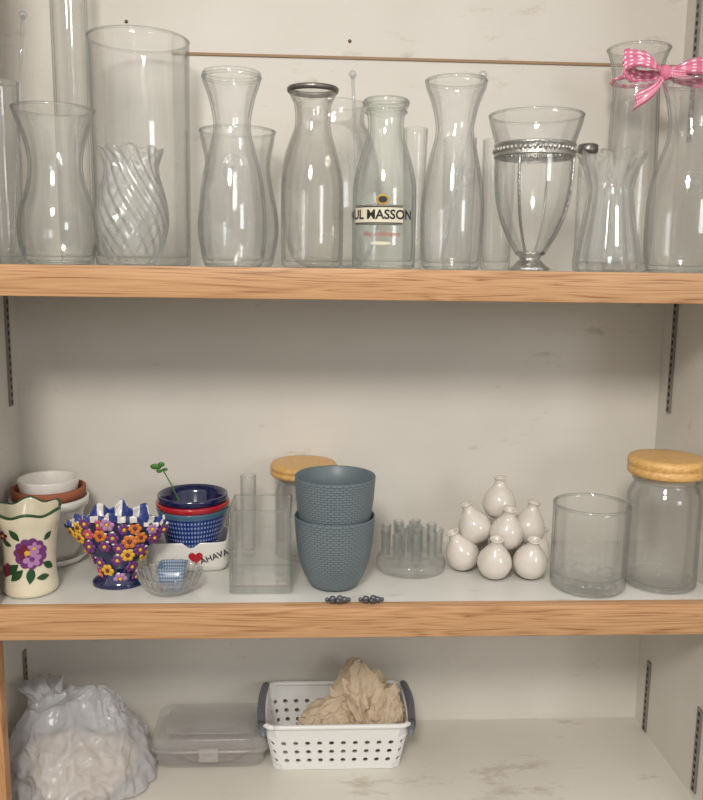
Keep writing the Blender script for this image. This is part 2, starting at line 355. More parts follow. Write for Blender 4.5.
g=grp('highball_glass',.156,.16,ZT+.0006); vessel('body',[(.015,0),(.016,.1),(.0185,.205)],G,g,th=.0016,base=.012)
g=grp('highball_glass',.292,.2,ZT+.0006); vessel('body',[(.023,0),(.0245,.1),(.026,.197)],G,g,th=.002,base=.012)
g=grp('highball_glass',.232,.21,ZT+.0006); vessel('body',[(.023,0),(.0245,.1),(.026,.2)],G,g,th=.002,base=.012)
g=grp('silver_trimmed_vase',.313,.07,ZT+.0006)
SP=px([(262,8),(256,11),(246,17),(232,25),(212,33),(192,37.5),(170,39),(150,39),(142,39),(132,42),(120,45.5),(113,46.5)],270,.212,113,715)
P=vessel('body',SP,G,g,th=.0028,base=.02); torus('lip',P[-1][0]-.001,.0018,.212,G,g)
Rf=lambda z:rad(P,z)
lathe('foot',[(0,0),(.028,0),(.0285,.003),(.025,.006),(.021,.009),(.018,.013),(.0135,.016),(.0145,.02),(.019,.026),(.0175,.027),(0,.02)],SILV,g)
zb0,zb1=.155,.174; zc=(zb0+zb1)/2
lathe('band',[(Rf(zb0),zb0),(Rf(zb0)+.001,zb0),(Rf(zb0)+.002,zb0+.002),(Rf(zc)+.001,zb0+.004),(Rf(zc)+.001,zb1-.004),(Rf(zb1)+.002,zb1-.002),(Rf(zb1)+.001,zb1),(Rf(zb1),zb1)],SILV,g)
A=Acc()
for i in range(52):
    t=2*math.pi*i/52; R=Rf(zc)+.0008; A.add(sph((R*math.sin(t),-R*math.cos(t),zc),.0034,8,6,.9,.6,1.1))
A.build('band_beads',[SILV],g)
for i in range(4):
    t=math.pi/4+i*math.pi/2+.18; pts=[]
    for k in range(16):
        z=.022+(zb0-.022)*k/15; R=Rf(z)+.0015; pts.append((R*math.sin(t),-R*math.cos(t),z))
    tube('strap_%d'%i,pts,.0021,SILV,g,8)
g=grp('glass_test_tube_vase',.434,.21,ZT+.0006); vessel('body',[(.013,0),(.0135,.1),(.0135,.185)],G,g,th=.0015,base=.01)
lathe('collar',[(.0132,.18),(.0155,.181),(.016,.187),(.0155,.194),(.0125,.196),(.0125,.18),(.0132,.18)],DSILV,g)
def ruf(t,r,z,h):
    q=max(0,(h-.8)/.2); return r*(1+.03*math.sin(12*t)*(1-q)+.07*math.sin(9*t)*q), z+.003*math.sin(9*t+1)*q
g=grp('ruffled_glass_vase',.4195,.058,ZT+.0006)
vessel('body',px([(270,31),(262,33),(245,31),(222,26.5),(200,23),(185,22),(170,25),(158,30),(151,33)],270,.160,151,718),SW,g,th=.0028,base=.012,seg=144,rmod=ruf)
g=grp('tall_flared_vase',.503,.205,ZT+.0006)
P=vessel('body',[(.034,0),(.038,.03),(.039,.1),(.038,.18),(.036,.25),(.035,.28),(.040,.315),(.047,.337)],G,g,th=.003,base=.012); torus('lip',.046,.002,.337,G,g)
# bow
g=grp('polka_dot_bow',.522,.150,.285)
def ribbon(name,path,parent):
    V=[];F=[];UV=[];n=len(path)
    for i,(x,y,z,ang,ww) in enumerate(path):
        for k in range(7):
            q=(k/6-.5)*ww; V.append((x+.0015*math.sin(k*1.7+i*.3), y+q*math.cos(ang)*.5+.0022*math.sin(k*2.1+i*.15), z+q*math.sin(ang)))
    for i in range(n-1):
        for k in range(6):
            F.append((i*7+k,i*7+k+1,(i+1)*7+k+1,(i+1)*7+k)); u0=i/(n-1);u1=(i+1)/(n-1)
            UV.append([(u0,k/6),(u0,(k+1)/6),(u1,(k+1)/6),(u1,k/6)])
    o=mk(name,V,F,POLKA,parent,True,UV); m=o.modifiers.new('s','SOLIDIFY'); m.thickness=.0006; return o
def loop(sgn,L,h,droop,w1=.024):
    path=[]
    for i in range(33):
        t=i/32*2*math.pi; x=sgn*L*(1-math.cos(t))/2; k=math.sin(t)
        z=h*k*.5*(.4+.6*(1-math.cos(t))/2)+droop*(1-math.cos(t))/2; y=-.012*math.sin(t)+.004*math.sin(3*t)
        path.append((x,y,z,1.25,.008+w1*(1-math.cos(t))/2+.003*math.sin(5*t)))
    return path
ribbon('loop_left',loop(-1,.062,.022,.014,.028),g); ribbon('loop_right',loop(1,.076,.018,.004,.028),g)
ribbon('tail_left',[(-.044*t,-.006-.008*math.sin(3*t),-.046*t-.006*math.sin(4*t),1.0+.7*t,.010+.018*t) for t in [i/14 for i in range(15)]],g)
ribbon('tail_right',[(.055*t,-.010-.006*math.sin(5*t),.012*t-.010*math.sin(3*t),1.3,.010+.014*t) for t in [i/14 for i in range(15)]],g)
A=Acc(); A.add(sph((0,-.006,0),.010,14,10,.9,.8,1.15)); A.build('knot',[plain('pink_ribbon_knot',(224,122,156),.6)],g)
torus('band',.0385,.003,0,POLKA,g).location=(-.019,.055,-.0)
# ------------------------------------------------------------ middle shelf
zs=ZM+.0006
g=grp('stacked_plant_pots',-.418,.205,zs)
lathe('saucer',[(0,0),(.05,0),(.060,.012),(.058,.013),(.046,.005),(0,.005)],WHITE,g)
lathe('lower_white_pot',[(0,.006),(.040,.006),(.044,.02),(.054,.09),(.0605,.092),(.0615,.105),(.058,.106),(.055,.09),(.042,.012),(0,.012)],WHITE,g)
lathe('terracotta_pot',[(.03,.05),(.048,.09),(.054,.106),(.0565,.107),(.0575,.121),(.053,.122),(.05,.105),(.03,.055)],TERRA,g)
lathe('white_bowl',[(.03,.08),(.044,.112),(.0475,.135),(.0465,.137),(.044,.134),(.038,.11),(.0,.10)],WHITE,g)
g=grp('floral_ceramic_cup',-.408,.072,zs)
def cupr(t,r,z,h):
    q=max(0,(h-.75)/.25); return r*(1+.05*math.sin(6*t)*q), z+.003*math.sin(6*t)*q
P=vessel('body',[(.037,0),(.0385,.01),(.0365,.03),(.0365,.06),(.040,.09),(.0455,.112),(.0475,.124)],CREAM,g,th=.004,base=.008,rmod=cupr,seg=96)
Rf=lambda z:rad(P,z)
lathe('green_rim',[(.0462+.0022*math.cos(a_),.1245+.0022*math.sin(a_)) for a_ in [2*math.pi*k/8 for k in range(9)]],DGREEN,g,seg=96,rmod=lambda t,r,z,h:(r*(1+.05*math.sin(6*t)),z+.003*math.sin(6*t)))
A=Acc()
def flower(A,c,r,mp,mc,n=7,e=.0012):
    for i in range(n):
        t=2*math.pi*i/n+.2; A.add(decal(ell(r*.48,r*.36),Rf,e+.0003*(i%2),(c[0]+.62*r*math.cos(t),c[1]+.62*r*math.sin(t)),t),mp)
    A.add(decal(ell(r*.3,r*.3),Rf,e+.001,c),mc)
flower(A,(.014,.068),.022,0,1,11); flower(A,(.010,.070),.013,4,3,7,.002); flower(A,(.016,.060),.012,1,0,6,.0023); flower(A,(.02,.076),.009,1,3,5,.0026)
for c,ro,l in [((-.004,.052),3.8,.028),((.014,.048),-1.7,.026),((.03,.052),-.6,.022),((.0,.088),2.2,.022),((.034,.085),.7,.018),((.002,.044),-2.4,.026),((.02,.03),0,.02),((-.012,.08),2.8,.018)]: A.add(decal(leafp(l,l*.24),Rf,.0009,c,ro),2)
for c in [(-.024,.038),(-.029,.044),(-.022,.048),(-.030,.035),(-.035,.04)]: A.add(decal(ell(.005,.005),Rf,.0015,c),4)
flower(A,(-.026,.094),.008,4,3,5)
A.build('painted_flowers',[PURP,LIL,DGREEN,YEL,WINE],g)
tube('handle',[(-.037-.024*math.sin(math.pi*t),-.012*math.sin(math.pi*t),.03+.065*t) for t in [i/12 for i in range(13)]],.0042,CREAM,g)
# fan vase
g=grp('fan_shaped_flower_vase',-.287,.098,zs,-.05)
prof=[(0,.038,.029),(.006,.038,.029),(.014,.028,.021),(.022,.022,.017),(.035,.031,.019),(.055,.047,.023),(.075,.062,.026),(.092,.071,.027),(.105,.077,.031)]
N=144
def fw(z):
    z_=[p[0] for p in prof]; return np.interp(z,z_,[p[1] for p in prof]),np.interp(z,z_,[p[2] for p in prof])
def fanpt(t,z,inner=0):
    w,d=fw(min(z,.105)); q=max(0,(z-.08)/.035)
    sx=math.sin(t); z2=z+q*(.0045*math.cos(sx*4.5*math.pi)+.0014*math.cos(t*24)-.026*abs(sx)**2.2)
    lip=1+.28*q*(math.cos(sx*4.5*math.pi))
    return ((w-inner)*math.sin(t)*(1+.02*q*math.cos(t*24)),-(max(d-inner,.002))*math.cos(t)*lip,z2)
zz=[0,.003,.006,.010,.014,.018,.022,.028,.035,.045,.055,.065,.075,.083,.09,.095,.1,.105,.11,.115]
rings=[[fanpt(2*math.pi*j/N,z) for j in range(N)] for z in zz]+[[fanpt(2*math.pi*j/N,z,.003) for j in range(N)] for z in zz[::-1] if z>.03]
V=[p for r in rings for p in r];F=[];fm=[];UV=[]
no=len(zz)
for i in range(len(rings)-1):
    for j in range(N):
        F.append((i*N+j,i*N+(j+1)%N,(i+1)*N+(j+1)%N,(i+1)*N+j)); UV.append([(j/N,i/no),((j+1)/N,i/no),((j+1)/N,(i+1)/no),(j/N,(i+1)/no)])
        fm.append(0 if i<17 else (1 if i<no and (j//3)%2 else 2 if i<no else (1 if ((j//3)%3==0) else 2)))
mk('body',V,F,[NAVY,WHITE,plain('mid_blue',(54,68,134),.2)],g,True,UV,fm)
A=Acc()
rr=random.Random(21)
pos=[]
for tries in range(4000):
    t=rr.uniform(-1.42,1.42); z=rr.uniform(.011,.104); w,d=fw(z); p=Vector(fanpt(t,z))
    if all((p-q).length>.0165 for q in pos): pos.append(p)
    else: continue
    n=Vector((math.sin(t)/w,-math.cos(t)/d,-.2/d)).normalized(); rot=n.to_track_quat('Z','Y').to_matrix(); c=rr.choice([2,1,3,0,2,4,1,1,1,2])
    s=rr.uniform(1.0,1.35)
    for i in range(6):
        a=2*math.pi*i/6; off=rot@Vector((.0054*s*math.cos(a),.0054*s*math.sin(a),.0008)); A.add(sph(p+off,.0036*s,8,6,1,1,.45,rot),c)
    A.add(sph(p+n*.0015,.0030,8,6),6 if c==2 or c==0 else 5)
    for i in range(2):
        a=rr.uniform(.4,2.7); off=rot@Vector((.0092*math.cos(a),.0092*math.sin(a),.0004)); A.add(sph(p+off,.0034,8,4,1,.6,.35,rot),7+i)
A.build('moulded_flowers',[ORG,PURP,YEL,PINK,LIL,YEL,WINE,DGREEN,WHITE],g)
# heart dish with bowls
g=grp('heart_ceramic_dish',-.192,.182,zs,.05)
n=64
def rrect(w,d,p,t):
    c,s=math.cos(t),math.sin(t); k=(abs(c)**p+abs(s)**p)**(-1/p); return w*c*k,d*s*k
def rrl(name,pr,w,d,p,mat,parent,smooth=True):
    V=[];F=[];UV=[]
    for a_,b_,z in pr:
        for j in range(n):
            x,y=rrect(w,d,p,2*math.pi*j/n); V.append((x*a_,y*b_,z))
    for i in range(len(pr)-1):
        for j in range(n): F.append((i*n+j,i*n+(j+1)%n,(i+1)*n+(j+1)%n,(i+1)*n+j)); UV.append([(j/n,i/6),((j+1)/n,i/6),((j+1)/n,(i+1)/6),(j/n,(i+1)/6)])
    return mk(name,V,F,mat,parent,smooth,UV)
rrl('dish',[(0,.0,0),(.9,.9,0),(.96,.96,.003),(1,1,.012),(1,1,.046),(.99,.99,.048),(.95,.94,.047),(.94,.93,.01),(0,0,.008)],.064,.044,7,WHITE,g)
hp=[(16*math.sin(t)**3,13*math.cos(t)-5*math.cos(2*t)-2*math.cos(3*t)-math.cos(4*t)) for t in [2*math.pi*i/30 for i in range(30)]]
A=Acc(); Vh=[Vector((.014+x*.0007,-.0448,.024+y*.0007)) for x,y in hp]; A.add((Vh,[tuple(range(30))])); A.build('heart',[RED],g,False)
textwrap('name_text','AHAVA',.014,None,.0448,(.043,.025),BLACK,g,rot=.35,bold=.0002)
g=grp('stacked_ceramic_bowls',-.185,.182,ZM+.011)
lathe('blue_bowl',[(0,0),(.034,0),(.038,.004),(.046,.04),(.0545,.074),(.0565,.083),(.054,.084),(.05,.075),(.03,.01),(0,.008)],BPAT,g)
lathe('teal_band',[(.0552,.0765),(.0572,.083),(.0575,.085),(.055,.0852)],plain('teal_glaze',(70,110,130),.2),g)
lathe('red_bowl',[(.04,.055),(.052,.083),(.0578,.089),(.0585,.094),(.056,.096),(.05,.09),(.04,.06)],RED,g)
lathe('navy_bowl',[(.04,.07),(.053,.094),(.0555,.101),(.0555,.106),(.0535,.107),(.048,.095),(.036,.05),(.02,.03),(0,.028)],NAVY,g)
g=grp('leafy_sprig',-.195,.182,ZM+.042)
tube('stem',[(0,0,.0),(-.006,-.004,.05),(-.022,-.006,.09),(-.036,-.006,.116)],.0011,GREEN,g,6)
A=Acc()
for i,(x,z,r,sx) in enumerate([(-.046,.120,.007,1.3),(-.037,.124,.006,.9),(-.040,.114,.005,1),(-.030,.117,.004,1)]): A.add(sph((x,-.006-.002*i,z),r,10,6,sx,.3,.7))
A.build('leaves',[GREEN],g)
g=grp('ruffled_glass_dish',-.204,.068,zs)
def ruf2(t,r,z,h): return r*(1+.07*math.sin(24*t)*h), z+.0015*math.sin(24*t)*h
vessel('bowl',[(.026,0),(.032,.004),(.041,.014),(.046,.028)],SW,g,th=.003,base=.005,seg=192,rmod=ruf2)
g=grp('blue_votive_pot',-.200,.068,zs+.0055)
rrl('pot',[(0,0,0),(.78,.78,0),(.80,.80,.002),(1,1,.034),(.93,.93,.034),(.75,.75,.006),(0,0,.005)],.021,.021,6,bluepat('votive_glaze',(84,104,128),(160,174,188),40,34,.28),g)
g=grp('square_glass_vase',-.070,.094,zs)
GS=glassmat('square_vase_glass',(.985,.99,.987),(.6,.66,.63),refr=.15,refl=1.6,dust=.02)
def sqtube(parent,w,H,th,base,mat):
    c=.004
    def ring(h,cc): return [(h-cc,-h),(h,-h+cc),(h,h-cc),(h-cc,h),(-h+cc,h),(-h,h-cc),(-h,-h+cc),(-h+cc,-h)]
    lv=[(w-.002,0,c),(w,.002,c),(w,H-.001,c),(w-.001,H,c),(w-th+.001,H,c*.8),(w-th,H-.001,c*.8),(w-th,base,c*.8)]
    V=[];F=[]
    for h,z,cc in lv:
        for x,y in ring(h,cc): V.append((x,y,z))
    F.append(tuple(range(8))[::-1])
    for i in range(len(lv)-1):
        for j in range(8): F.append((i*8+j,i*8+(j+1)%8,(i+1)*8+(j+1)%8,(i+1)*8+j))
    o=len(V)-8; F.append(tuple(o+k for k in range(8)))
    mk('body',V,F,mat,parent,False)
    h=w-.0016; cn=[(h,-h),(h,h),(-h,h),(-h,-h)]
    tube('rim_edge',[(x,y,H) for x,y in cn+cn[:1]],.0016,GG,parent,8); tube('base_edge',[(x,y,base) for x,y in cn+cn[:1]],.0013,GG,parent,8)
    for i,(x,y) in enumerate(cn): tube('corner_%d'%i,[(x,y,.003+(H-.004)*k/4) for k in range(5)],.0013,GG,parent,8)
sqtube(g,.0455,.126,.0035,.012,GS)
g=grp('glass_tube_vase',-.099,.215,zs); vessel('body',[(.012,0),(.0125,.07),(.013,.137)],G,g,th=.0015,base=.01)
SIL=plain('silicone',(220,215,200),.4)
def jar(name,x,y,r,H,lr,lt,mat=G):
    g=grp(name,x,y,zs); hb=H-lt
    P=vessel('glass_body',[(r*.9,0),(r,.006),(r*1.0,.03),(r,hb*.72),(r*.97,hb*.82),(r*.86,hb*.90),(r*.82,hb*.94),(r*.84,hb*.985),(r*.84,hb)],mat,g,th=.003,base=.009)
    torus('bead_ring',r*.845,.0025,hb*.955,mat,g); torus('foot_ring',r*.97,.0022,.005,GG,g)
    lathe('wooden_lid',[(0,hb+.0),(lr*.95,hb+.0),(lr,hb+.003),(lr*1.0,hb+lt*.35),(lr*.975,hb+lt*.42),(lr*.975,hb+lt*.5),(lr,hb+lt*.58),(lr,hb+lt-.005),(lr*.95,H-.0005),(lr*.8,H),(0,H)],LIDW,g)
    lathe('seal',[(0,hb-.01),(r*.78,hb-.01),(r*.80,hb-.002),(0,hb-.002)],SIL,g)
jar('glass_jar_with_wooden_lid',-.008,.222,.047,.158,.055,.021)
jar('glass_jar_with_wooden_lid',.5435,.088,.055,.200,.0575,.027)
g=grp('stacked_planters',.0397,.088,zs)
def planter(z0,nm):
    pts=[(.030,z0),(.036,z0+.003),(.046,z0+.02),(.054,z0+.045),(.058,z0+.075),(.0602,z0+.104),(.0608,z0+.109)]
    lathe(nm,smooth_prof(pts[1:],5),PLANT,g)
    lathe(nm+'_base',[(0,z0),(.030,z0),(.036,z0+.003)],PLANTS,g)
    lathe(nm+'_lining',[(.0608,z0+.109),(.0600,z0+.1102),(.0585,z0+.109),(.0562,z0+.08),(.052,z0+.048),(.04,z0+.015),(0,z0+.008)],PLANTS,g)
planter(0,'lower_planter'); planter(.0605,'upper_planter')
# flower frog
g=grp('glass_flower_frog',.165,.157,zs)
lathe('disc',[(0,0),(.05,0),(.055,.003),(.056,.014),(.053,.019),(.045,.022),(0,.023)],GB,g)
k=0
for R,nn in [(0.0,1),(.022,5),(.043,9)]:
    for i in range(nn):
        t=2*math.pi*i/nn+.3; x,y=R*math.sin(t),R*math.cos(t); k+=1
        h=.069 if R<.03 else .065
        o=lathe('tube_%d'%k,[(.0068,.0232),(.0070,.03),(.0082,h),(.0076,h+.001),(.0062,h),(.005,.026),(0,.0245)],GB,g,seg=24,loc=(x,y,0))
# bud vase cluster
g=grp('bud_vase_cluster',.302,.157,zs)
k=0
for x,y,z,tx,ty in [(-.056,-.012,.0285,-.45,-.1),(-.012,-.050,.0285,0,-.25),(.044,-.05,.0285,.05,-.3),(.062,.002,.0285,.4,0),(-.03,.045,.0285,-.2,.3),(.03,.05,.0285,.2,.3),(-.036,-.004,.070,-.38,0),(.012,-.022,.066,.05,-.18),(.052,-.002,.069,.18,0),(.006,.012,.106,0,0)]:
    k+=1; R=.0262
    pts=[(0,-R*.95),(R*.45,-R*.93),(R*.8,-R*.7),(R*1.0,-R*.3),(R*1.02,R*.05),(R*.9,R*.45),(R*.66,R*.8),(R*.44,R*1.05),(R*.34,R*1.25),(R*.33,R*1.42),(R*.42,R*1.55)]
    pts=smooth_prof(pts,4)+[(R*.4,R*1.6),(R*.28,R*1.57),(R*.2,R*1.3),(0,R*1.1)]
    o=lathe('bud_vase_%d'%k,pts,BUD,g,seg=40,loc=(x,y,z-.001)); o.rotation_euler=(-ty,tx,0)
g=grp('glass_cylinder_vase',.4275,.076,zs)
vessel('body',[(.054,0),(.0565,.006),(.057,.06),(.057,.129)],G,g,th=.0035,base=.022)
def scal(t,r,z,h): return r*(1+.06*math.cos(12*t)*(r/.051)),z+.002*math.cos(12*t)*(r/.051)*(z/.02)
lathe('thick_base',smooth_prof([(0,.003),(.046,.003),(.050,.007),(.050,.014),(.044,.019),(.02,.014),(0,.012)],4),GB,g,seg=96,rmod=scal,H=.02)
torus('rim',.0555,.0022,.129,GG,g)
for x in (.043,.091):
    g=grp('star_shaped_metal_hook',x,.014,ZM+.0062); A=Acc()
    for i in range(5):
        t=2*math.pi*i/5; A.add(sph((.0095*math.cos(t),-.001,.0022*math.sin(t)),.0048,10,8,1.1,.9,1))
    A.add(sph((.0155,0,0),.0032,8,6)); A.add(sph((-.0155,0,0),.0032,8,6)); A.add(sph((0,-.005,0),.0035,10,8)); A.build('beads',[HOOK],g)
# ------------------------------------------------------------ bottom shelf
zs=ZB+.0006
g=grp('white_plastic_basket',.049,.200,zs)
def bper(s,v,wx0=.106,wy0=.062,wx1=.120,wy1=.072,H=.081,rc=.018):
    wx=wx0+(wx1-wx0)*v; wy=wy0+(wy1-wy0)*v
    a=2*(wx-rc); b=2*(wy-rc); q=math.pi/2*rc; Ltot=2*a+2*b+4*q; d=(s%1)*Ltot
    segs=[('l',(-wx+rc,-wy),(1,0),a),('c',(wx-rc,-wy+rc),-math.pi/2,q),('l',(wx,-wy+rc),(0,1),b),('c',(wx-rc,wy-rc),0,q),('l',(wx-rc,wy),(-1,0),a),('c',(-wx+rc,wy-rc),math.pi/2,q),('l',(-wx,wy-rc),(0,-1),b),('c',(-wx+rc,-wy+rc),math.pi,q)]
    for sg in segs:
        if d<=sg[3]+1e-9:
            if sg[0]=='l': return Vector((sg[1][0]+sg[2][0]*d,sg[1][1]+sg[2][1]*d,H*v))
            t=sg[2]+d/rc; return Vector((sg[1][0]+rc*math.cos(t),sg[1][1]+rc*math.sin(t),H*v))
        d-=sg[3]
    return Vector((-wx+rc,-wy,H*v))
NC=36; VR=[0,.12,.32,.52,.72,.84,1.0]
A=Acc()
for iv in range(len(VR)-1):
    v0,v1=VR[iv],VR[iv+1]
    for iu in range(NC):
        u0,u1=iu/NC,(iu+1)/NC; um=(u0+u1)/2
        if 1<=iv<=3:
            nn=16; V=[];F=[]
            for kk in range(nn):
                t=2*math.pi*kk/nn+math.pi/4; c,s=math.cos(t),math.sin(t); m=max(abs(c),abs(s)); V.append(bper(u0+(u1-u0)*(c/m*.5+.5),v0+(v1-v0)*(s/m*.5+.5)))
            for kk in range(nn):
                t=2*math.pi*kk/nn+math.pi/4; V.append(bper(um+(u1-u0)*.22*math.cos(t),(v0+v1)/2+(v1-v0)*.23*math.sin(t)))
            for kk in range(nn): F.append((kk,(kk+1)%nn,nn+(kk+1)%nn,nn+kk))
            A.add((V,F))
        else: A.add(([bper(u0,v0),bper(u1,v0),bper(u1,v1),bper(u0,v1)],[(0,1,2,3)]))
o=A.build('perforated_wall',[PLASTW],g,False)
bm=bmesh.new(); bm.from_mesh(o.data); bmesh.ops.remove_doubles(bm,verts=bm.verts,dist=2e-5); bm.to_mesh(o.data); bm.free()
m=o.modifiers.new('s','SOLIDIFY'); m.thickness=.0022; m.offset=-1
V=[bper(i/64,0) for i in range(64)]; V2=[Vector((v.x,v.y,.0025)) for v in V]
mk('bottom',V+V2,[tuple(range(64))[::-1],tuple(range(64,128))],PLASTW,g,False)
tube('rim',[bper(i/80,1) for i in range(81)],.0042,PLASTW,g,10)
for s in (-1,1):
    nm='left' if s<0 else 'right'
    V=[];F=[];NY=17
    cs=[(-.004,-.026),(.004,-.024),(.008,-.004),(.007,.006),(.001,.010),(-.005,.006),(-.006,-.006)]
    for i in range(NY):
        t=i/(NY-1); y=-.066+.132*t; e=math.sin(math.pi*t)
        for dx,dz in cs: V.append((s*(.121+dx+.004*e),y,.081+dz*(.75+.25*e)+(.012*e if dz<-.02 else .004*e)))
    K=len(cs)
    for i in range(NY-1):
        for kk in range(K): F.append((i*K+kk,i*K+(kk+1)%K,(i+1)*K+(kk+1)%K,(i+1)*K+kk))
    F.append(tuple(range(K))); F.append(tuple((NY-1)*K+kk for kk in range(K)))
    mk('handle_'+nm,V,F,SLATE,g)
def sack(name,parent,c,rx,ry,H,prof,tip,mat,seed,amp=.2,a1=2.2,b1=.9,nu=260,nv=110,tw=0,crink=.05,flat=None,lump=.10,facet=0,fs=26):
    V=[];F=[]
    for i in range(nv+1):
        v=i/nv; R=np.interp(v,[p[0] for p in prof],[p[1] for p in prof])
        for j in range(nu):
            ph=2*math.pi*j/nu; pp=ph+tw*v
            q=Vector((math.cos(pp)*a1,math.sin(pp)*a1,v*b1+seed))
            wv=noise.noise(q*.6+Vector((7,1,3)))*.6
            r1=1-2*abs(noise.noise(q+Vector((wv,wv,0)))); q2=Vector((math.cos(pp)*a1*2.1,math.sin(pp)*a1*2.1,v*b1*2.6+seed*2)); r2=1-2*abs(noise.noise(q2+Vector((wv,0,wv))))
            q3=Vector((math.cos(ph)*R*4,math.sin(ph)*R*4,v*5+seed)); r3=1-2*abs(noise.noise(q3+Vector((wv,wv,wv))*2))
            k=1+amp*(.6*(r1-.65)+.3*(r2-.65))+crink*(r3-.6)
            if facet:
                b0=Vector((rx*R*math.cos(ph),ry*R*math.sin(ph),H*v))*fs+Vector((seed,0,0))
                b0+=Vector((noise.noise(b0*.7),noise.noise(b0*.7+Vector((9,0,0))),noise.noise(b0*.7+Vector((0,9,0)))))*.8
                dd,_=noise.voronoi(b0); d2,_=noise.voronoi(b0*2.3)
                fz=min(dd[1]-dd[0],.6); fz2=min(d2[1]-d2[0],.6)
                k+=-facet*fz-facet*.4*fz2+facet*.35
                hz=-facet*.6*H*fz*v
            else: hz=0
            x=rx*R*k*math.cos(ph)+tip[0]*v*v; y=ry*R*k*math.sin(ph)+tip[1]*v*v
            z=H*v*(1+.25*amp*(r1-.6))+hz+(H*lump*noise.noise(Vector((x*14,y*14,seed)))+H*lump*.5*(1-2*abs(noise.noise(Vector((x*34,y*34,seed)))))) *min(1,v*2)
            if flat is not None: z=max(z,flat)
            V.append((x+c[0],y+c[1],z+c[2]))
    for i in range(nv):
        for j in range(nu): F.append((i*nu+j,i*nu+(j+1)%nu,(i+1)*nu+(j+1)%nu,(i+1)*nu+j))
    F.append(tuple(range(nu))[::-1]); F.append(tuple(nv*nu+j for j in range(nu)))
    return mk(name,V,F,mat,parent)
CLOTH=plain('beige_cloth',(206,186,160),.9,bump=.3,bscale=700)
g=grp('crumpled_cloth',.07,.200,zs)
dome=[(0,.9),(.15,1),(.4,.95),(.65,.80),(.85,.55),(.95,.30),(1,.02)]
sack('cloth_bed',g,(0,0,.004),.085,.05,.060,dome,(0,0),CLOTH,1.3,.5,1.2,1.5,crink=.15,lump=.3)
sack('cloth_left',g,(-.030,-.008,.030),.060,.044,.056,dome,(.018,0),CLOTH,4.1,.4,1.3,1.6,tw=1.5,crink=.15,lump=.35,facet=.22,fs=34)
sack('cloth_peak',g,(.026,.012,.035),.054,.046,.108,[(0,1),(.3,.98),(.55,.88),(.75,.68),(.9,.45),(.97,.25),(1,.03)],(-.004,.0),CLOTH,7.7,.45,1.3,1.4,tw=1.4,crink=.15,lump=.30,facet=.25,fs=34)
sack('cloth_fold',g,(.056,-.012,.030),.038,.038,.074,dome,(.004,0),CLOTH,2.9,.45,1.3,1.2,tw=-1.6,crink=.15,lump=.35,facet=.22,fs=34)
def rprism(name,w0,d0,w1,d1,z0,z1,mat,parent,bev=.004,open_top=False,p=9):
    V=[];F=[]
    pr=[(0,0,z0),(w0-bev,d0-bev,z0),(w0,d0,z0+bev),(w1,d1,z1-bev),(w1-bev,d1-bev,z1),(0,0,z1)]
    if open_top: pr=[(0,0,z0),(w0-bev,d0-bev,z0),(w0,d0,z0+bev),(w1,d1,z1),(w1-.002,d1-.002,z1),(w0-.002,d0-.002,z0+bev+.002),(0,0,z0+.002)]
    for a_,b_,z in pr:
        for j in range(n):
            x,y=rrect(max(a_,1e-5),max(b_,1e-5),p,2*math.pi*j/n); V.append((x,y,z))
    for i in range(len(pr)-1):
        for j in range(n): F.append((i*n+j,i*n+(j+1)%n,(i+1)*n+(j+1)%n,(i+1)*n+j))
    return mk(name,V,F,mat,parent)
m=M('clear_plastic_tray'); m.p.inputs['Base Color'].default_value=lin((214,208,204)); m.p.inputs['Roughness'].default_value=.2; m.p.inputs['Alpha'].default_value=.22; PBOX=m.m
m=M('clear_plastic_lid'); m.p.inputs['Base Color'].default_value=lin((206,202,198)); m.p.inputs['Roughness'].default_value=.15; m.p.inputs['Alpha'].default_value=.26; PLID=m.m
g=grp('plastic_storage_box',-.160,.197,zs)
rprism('tray',.088,.052,.093,.056,0,.034,PBOX,g,open_top=True)
rprism('lid',.0965,.0595,.0945,.0575,.0345,.056,PLID,g,bev=.003)
rprism('lid_panel',.076,.044,.074,.042,.0562,.0585,PLID,g,bev=.001)
rprism('lid_rim',.0975,.0605,.0975,.0605,.031,.0365,PLID,g,bev=.001)
box('latch',-.016,.016,-.0645,-.060,.018,.042,PLID,g,bev=.002)
sack('contents_cloth',g,(0,0,.004),.080,.046,.030,dome,(0,0),plain('box_contents',(140,120,114),.8,bump=.8,bscale=60,var=.5),5.5,.25,1.5,.8,nu=100,nv=30,crink=.1,lump=.3)
# plastic bag
m=M('white_plastic_bag'); m.p.inputs['Base Color'].default_value=lin((222,223,226)); m.p.inputs['Roughness'].default_value=.2; m.p.inputs['Alpha'].default_value=.48; m.p.inputs['Coat Weight'].default_value=.4
tr=m.node('ShaderNodeBsdfTranslucent'); tr.inputs[0].default_value=lin((232,232,234)); mx=m.node('ShaderNodeMixShader'); mx.inputs[0].default_value=.18
m.link(m.p.outputs[0],mx.inputs[1]); m.link(tr.outputs[0],mx.inputs[2]); m.link(mx.outputs[0],m.out.inputs[0])
tc=m.node('ShaderNodeTexCoord'); nz=m.node('ShaderNodeTexVoronoi',feature='DISTANCE_TO_EDGE'); nz.inputs['Scale'].default_value=26
n5=m.node('ShaderNodeTexNoise'); n5.inputs['Scale'].default_value=12; n5.inputs['Detail'].default_value=3; m.link(tc.outputs['Object'],n5.inputs['Vector'])
mv=m.node('ShaderNodeVectorMath',operation='MULTIPLY_ADD'); mv.inputs[1].default_value=(.09,.09,.09); m.link(n5.outputs['Color'],mv.inputs[0]); m.link(tc.outputs['Object'],mv.inputs[2]); m.link(mv.outputs[0],nz.inputs['Vector'])
bp=m.node('ShaderNodeBump'); bp.inputs['Strength'].default_value=.5; bp.inputs['Distance'].default_value=.012; m.link(nz.outputs['Distance'],bp.inputs['Height']); m.link(bp.outputs[0],m.p.inputs['Normal'])
BAG=m.m
